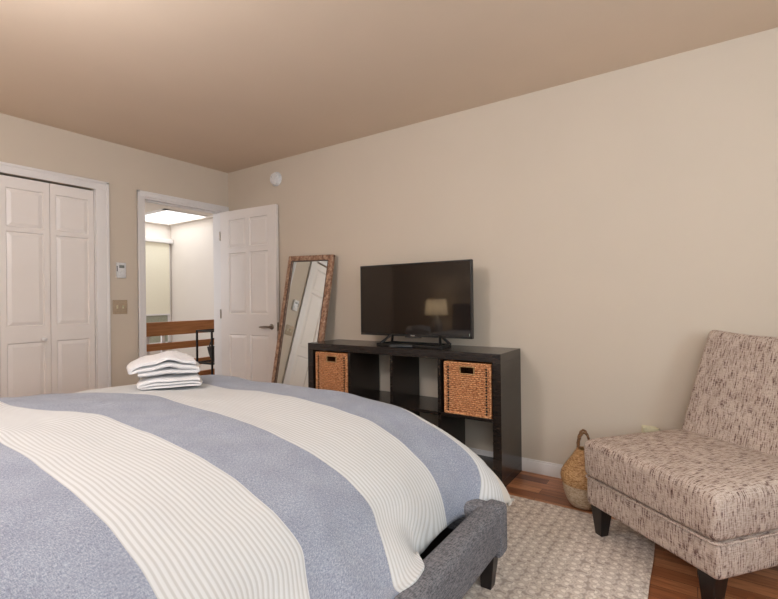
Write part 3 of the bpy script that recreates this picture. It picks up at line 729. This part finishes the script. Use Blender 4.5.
# ------------------------------------------------------------------ belly basket on the floor
sg = thing('belly_basket', (2.60, 0.500, 0), 'round seagrass belly basket with rope handles on the floor between shelf and chair', 'basket')
def braid(a, z): return 1+0.010*math.sin(z*420)*math.sin(26*a+z*210)
def dense(P, n):
    pp = np.array(P); t_ = np.linspace(0, len(pp)-1, n)
    q = np.stack([np.interp(t_, range(len(pp)), pp[:, k]) for k in (0, 1)], 1)
    for _ in range(3): q[1:-1] = (q[:-2]+2*q[1:-1]+q[2:])/4
    return [tuple(v) for v in q]
MB().lathe(dense([(0.060, 0.002), (0.075, 0.010), (0.092, 0.04), (0.104, 0.075), (0.110, 0.11), (0.112, 0.135)], 30), 72, f=braid, cap1=False).build('lower_body', M['seagrass_pale'], sg, smooth=70)
MB().lathe(dense([(0.114, 0.128), (0.119, 0.145), (0.120, 0.165), (0.114, 0.188), (0.098, 0.212), (0.080, 0.238), (0.062, 0.264), (0.048, 0.288), (0.038, 0.304), (0.034, 0.310), (0.030, 0.302), (0.055, 0.26), (0.09, 0.21), (0.105, 0.16), (0.10, 0.12)], 64), 72, f=braid, cap0=False, cap1=False).build('upper_body', M['seagrass'], sg, smooth=70)
ha = R(20)
for s_ in (1, -1):
    c_ = Vector((math.cos(ha)*0.012*s_, math.sin(ha)*0.012*s_, 0)); tdir = Vector((-math.sin(ha), math.cos(ha), 0))
    pts = [c_ + tdir*(0.030*math.cos(t)) + Vector((0, 0, 0.305 + (0.098 if s_ > 0 else 0.090)*math.sin(t))) for t in np.linspace(-0.2, math.pi+0.2, 30)]
    MB().tube(pts, [0.0062+0.0012*math.sin(k*1.9) for k in range(30)], 8).build('handle', M['rope'], sg, smooth=70)

# ------------------------------------------------------------------ tweed slipper chair
ch = thing('slipper_chair', (2.10, 0.19, 0), 'armless slipper chair in brown and cream tweed, standing at the rug corner', 'chair', math.atan2(-0.771, -0.636))
def soft(name, co, mat, bev, seg, parent, puff=None, sub=5):
    b = MB(); b.hexa(co, bev, seg)
    bmesh.ops.subdivide_edges(b.bm, edges=[e for e in b.bm.edges if e.calc_length() > 0.12], cuts=sub, use_grid_fill=True)
    if puff: puff(b.bm)
    return b.build(name, mat, parent, smooth=80, uv=True)
cw2, z_b, z_s = 0.322, 0.142, 0.272
soft('base', [(-cw2, 0, z_b), (cw2, 0, z_b), (cw2, 0.70, z_b), (-cw2, 0.70, z_b), (-cw2, 0, z_s), (cw2, 0, z_s), (cw2, 0.70, z_s), (-cw2, 0.70, z_s)], M['tweed'], 0.020, 4, ch)
def puff_seat(bm):
    for v in bm.verts:
        x, y, z = v.co
        if z > 0.40: v.co.z += 0.022*(1-(x/0.33)**4)*(1-((y-0.29)/0.33)**4) + 0.003*noise.noise(Vector((x*8, y*8, 1)))
        k = max(0, 1-((z-0.36)/0.09)**2)
        if abs(x) > 0.29: v.co.x += math.copysign(0.010*k, x)
        if y < 0.04: v.co.y -= 0.012*k
soft('seat_cushion', [(-cw2, -0.005, z_s-0.002), (cw2, -0.005, z_s-0.002), (cw2, 0.60, z_s-0.002), (-cw2, 0.60, z_s-0.002), (-cw2-0.002, -0.008, 0.446), (cw2+0.002, -0.008, 0.446), (cw2, 0.60, 0.446), (-cw2, 0.60, 0.446)], M['tweed'], 0.030, 6, ch, puff_seat)
def puff_back(bm):
    for v in bm.verts:
        x, y, z = v.co
        if z > 0.90: v.co.z -= 0.030*(1-(x/0.32)**2)
soft('backrest', [(-cw2+0.008, 0.500, 0.275), (cw2-0.008, 0.500, 0.275), (cw2-0.008, 0.67, 0.275), (-cw2+0.008, 0.67, 0.275), (-cw2+0.058, 0.705, 0.968), (cw2-0.058, 0.705, 0.968), (cw2-0.058, 0.778, 0.956), (-cw2+0.058, 0.778, 0.956)], M['tweed'], 0.028, 5, ch, puff_back)
w = MB()
pth = [(-cw2+0.01, -0.012, z_s), (cw2-0.01, -0.012, z_s)]
for zz in (z_s,):
    P_ = [(-cw2-0.004, 0.58, zz), (-cw2-0.004, 0.02, zz), (-cw2+0.004, 0.002, zz), (-cw2+0.02, -0.006, zz), (cw2-0.02, -0.006, zz), (cw2-0.004, 0.002, zz), (cw2+0.004, 0.02, zz), (cw2+0.004, 0.58, zz)]
    w.tube(P_, 0.005, 8)
w.build('welt', M['tweed'], ch, smooth=60, uv=True)
for sx_ in (-1, 1):
    for (ly, dy) in ((0.045, -0.004), (0.655, 0.02)):
        z0_ = 0.012 if (sx_ < 0 and ly < 0.1) else 0.0
        taper_leg(MB(), sx_*0.268, ly, z0_, z_b+0.004, 0.020, 0.034, sx_*0.004-0.006*sx_, dy).build('leg', M['darkleg'], ch)

# ------------------------------------------------------------------ bedside table, lamp (seen in the television) and ceiling lamp
ns = thing('nightstand', (-0.25, 3.16, 0), 'espresso nightstand beside the headboard, seen in the television reflection', 'nightstand')
b = MB(); b.box(-0.22, 0.2, -0.25, 0.25, 0.12, 0.58, 0.004); b.build('cabinet', M['espresso'], ns)
for z in (0.15, 0.365): 
    d_ = MB().box(0.2, 0.215, -0.235, 0.235, z, z+0.195, 0.003).build('drawer', M['espresso'], ns)
    MB().lathe([(0.006, 0), (0.006, 0.012), (0.013, 0.018), (0.012, 0.026), (0.002, 0.03)], 16, (0.214, 0, z+0.1), 'x').build('knob', M['steel'], d_, smooth=50)
for x_ in (-0.19, 0.17):
    for y_ in (-0.22, 0.22): taper_leg(MB(), x_, y_, 0, 0.125, 0.013, 0.02).build('leg', M['darkleg'], ns)
lp = thing('table_lamp', (-0.22, 3.02, 0.58), 'table lamp with pale drum shade on the nightstand, seen in the television reflection', 'lamp')
MB().lathe([(0.07, 0), (0.072, 0.015), (0.05, 0.03), (0.075, 0.10), (0.085, 0.16), (0.06, 0.24), (0.02, 0.28), (0.015, 0.36)], 36).build('lamp_base', M['ceramic'], lp, smooth=50)
MB().lathe([(0.165, 0.32), (0.14, 0.54)], 40, cap0=False, cap1=False).build('lamp_shade', M['lamp_shade'], lp, smooth=50)
pd = bpy.data.lights.new('bulb', 'POINT'); pd.energy = 6; pd.color = (1, 0.84, 0.68); pd.shadow_soft_size = 0.04
pb = bpy.data.objects.new('bulb', pd); COL.objects.link(pb); pb.parent = lp; pb.location = (0, 0, 0.43)
cl_ = thing('ceiling_lamp', (0.20, 1.75, H), 'flush white glass ceiling lamp above the bed out of the camera view', 'lamp')
MB().lathe([(0.17, 0), (0.172, -0.02), (0.16, -0.028)], 48).build('canopy', M['steel'], cl_, smooth=50)
em = NT('lamp_glass', 0.4); em.col(lin((250, 240, 225))); em.b.inputs['Emission Color'].default_value = (1, 0.93, 0.85, 1); em.b.inputs['Emission Strength'].default_value = 4.0
MB().lathe([(0.155, -0.028), (0.15, -0.06), (0.12, -0.09), (0.06, -0.105), (0.002, -0.108)], 48, cap0=True).build('glass_bowl', em.m, cl_, smooth=60)
pd2 = bpy.data.lights.new('ceiling_bulb', 'POINT'); pd2.energy = 49; pd2.color = (0.95, 0.94, 1.0); pd2.shadow_soft_size = 0.15
pb2 = bpy.data.objects.new('ceiling_bulb', pd2); COL.objects.link(pb2); pb2.parent = cl_; pb2.location = (0, 0, -0.42)

fl = thing('added_uplighter', (-0.26, -1.30, 0), 'added unseen black uplighter brightening the ceiling from the corner behind the camera', 'lamp')  # unseen lamp added so its bounce brightens the ceiling
MB().lathe([(0.13, 0), (0.13, 0.015), (0.02, 0.03)], 36).build('base', M['black_metal'], fl, smooth=40)
MB().lathe([(0.012, 0.02), (0.012, 1.72)], 16).build('pole', M['black_metal'], fl, smooth=40)
MB().lathe([(0.03, 1.70), (0.09, 1.74), (0.15, 1.80), (0.152, 1.805), (0.085, 1.75), (0.02, 1.715)], 40).build('bowl', M['black_metal'], fl, smooth=50)
pd3 = bpy.data.lights.new('added_uplight', 'POINT'); pd3.energy = 62; pd3.color = (0.85, 0.90, 1.0); pd3.shadow_soft_size = 0.05
pb3 = bpy.data.objects.new('added_uplight', pd3); COL.objects.link(pb3); pb3.parent = fl; pb3.location = (0, 0, 1.80)
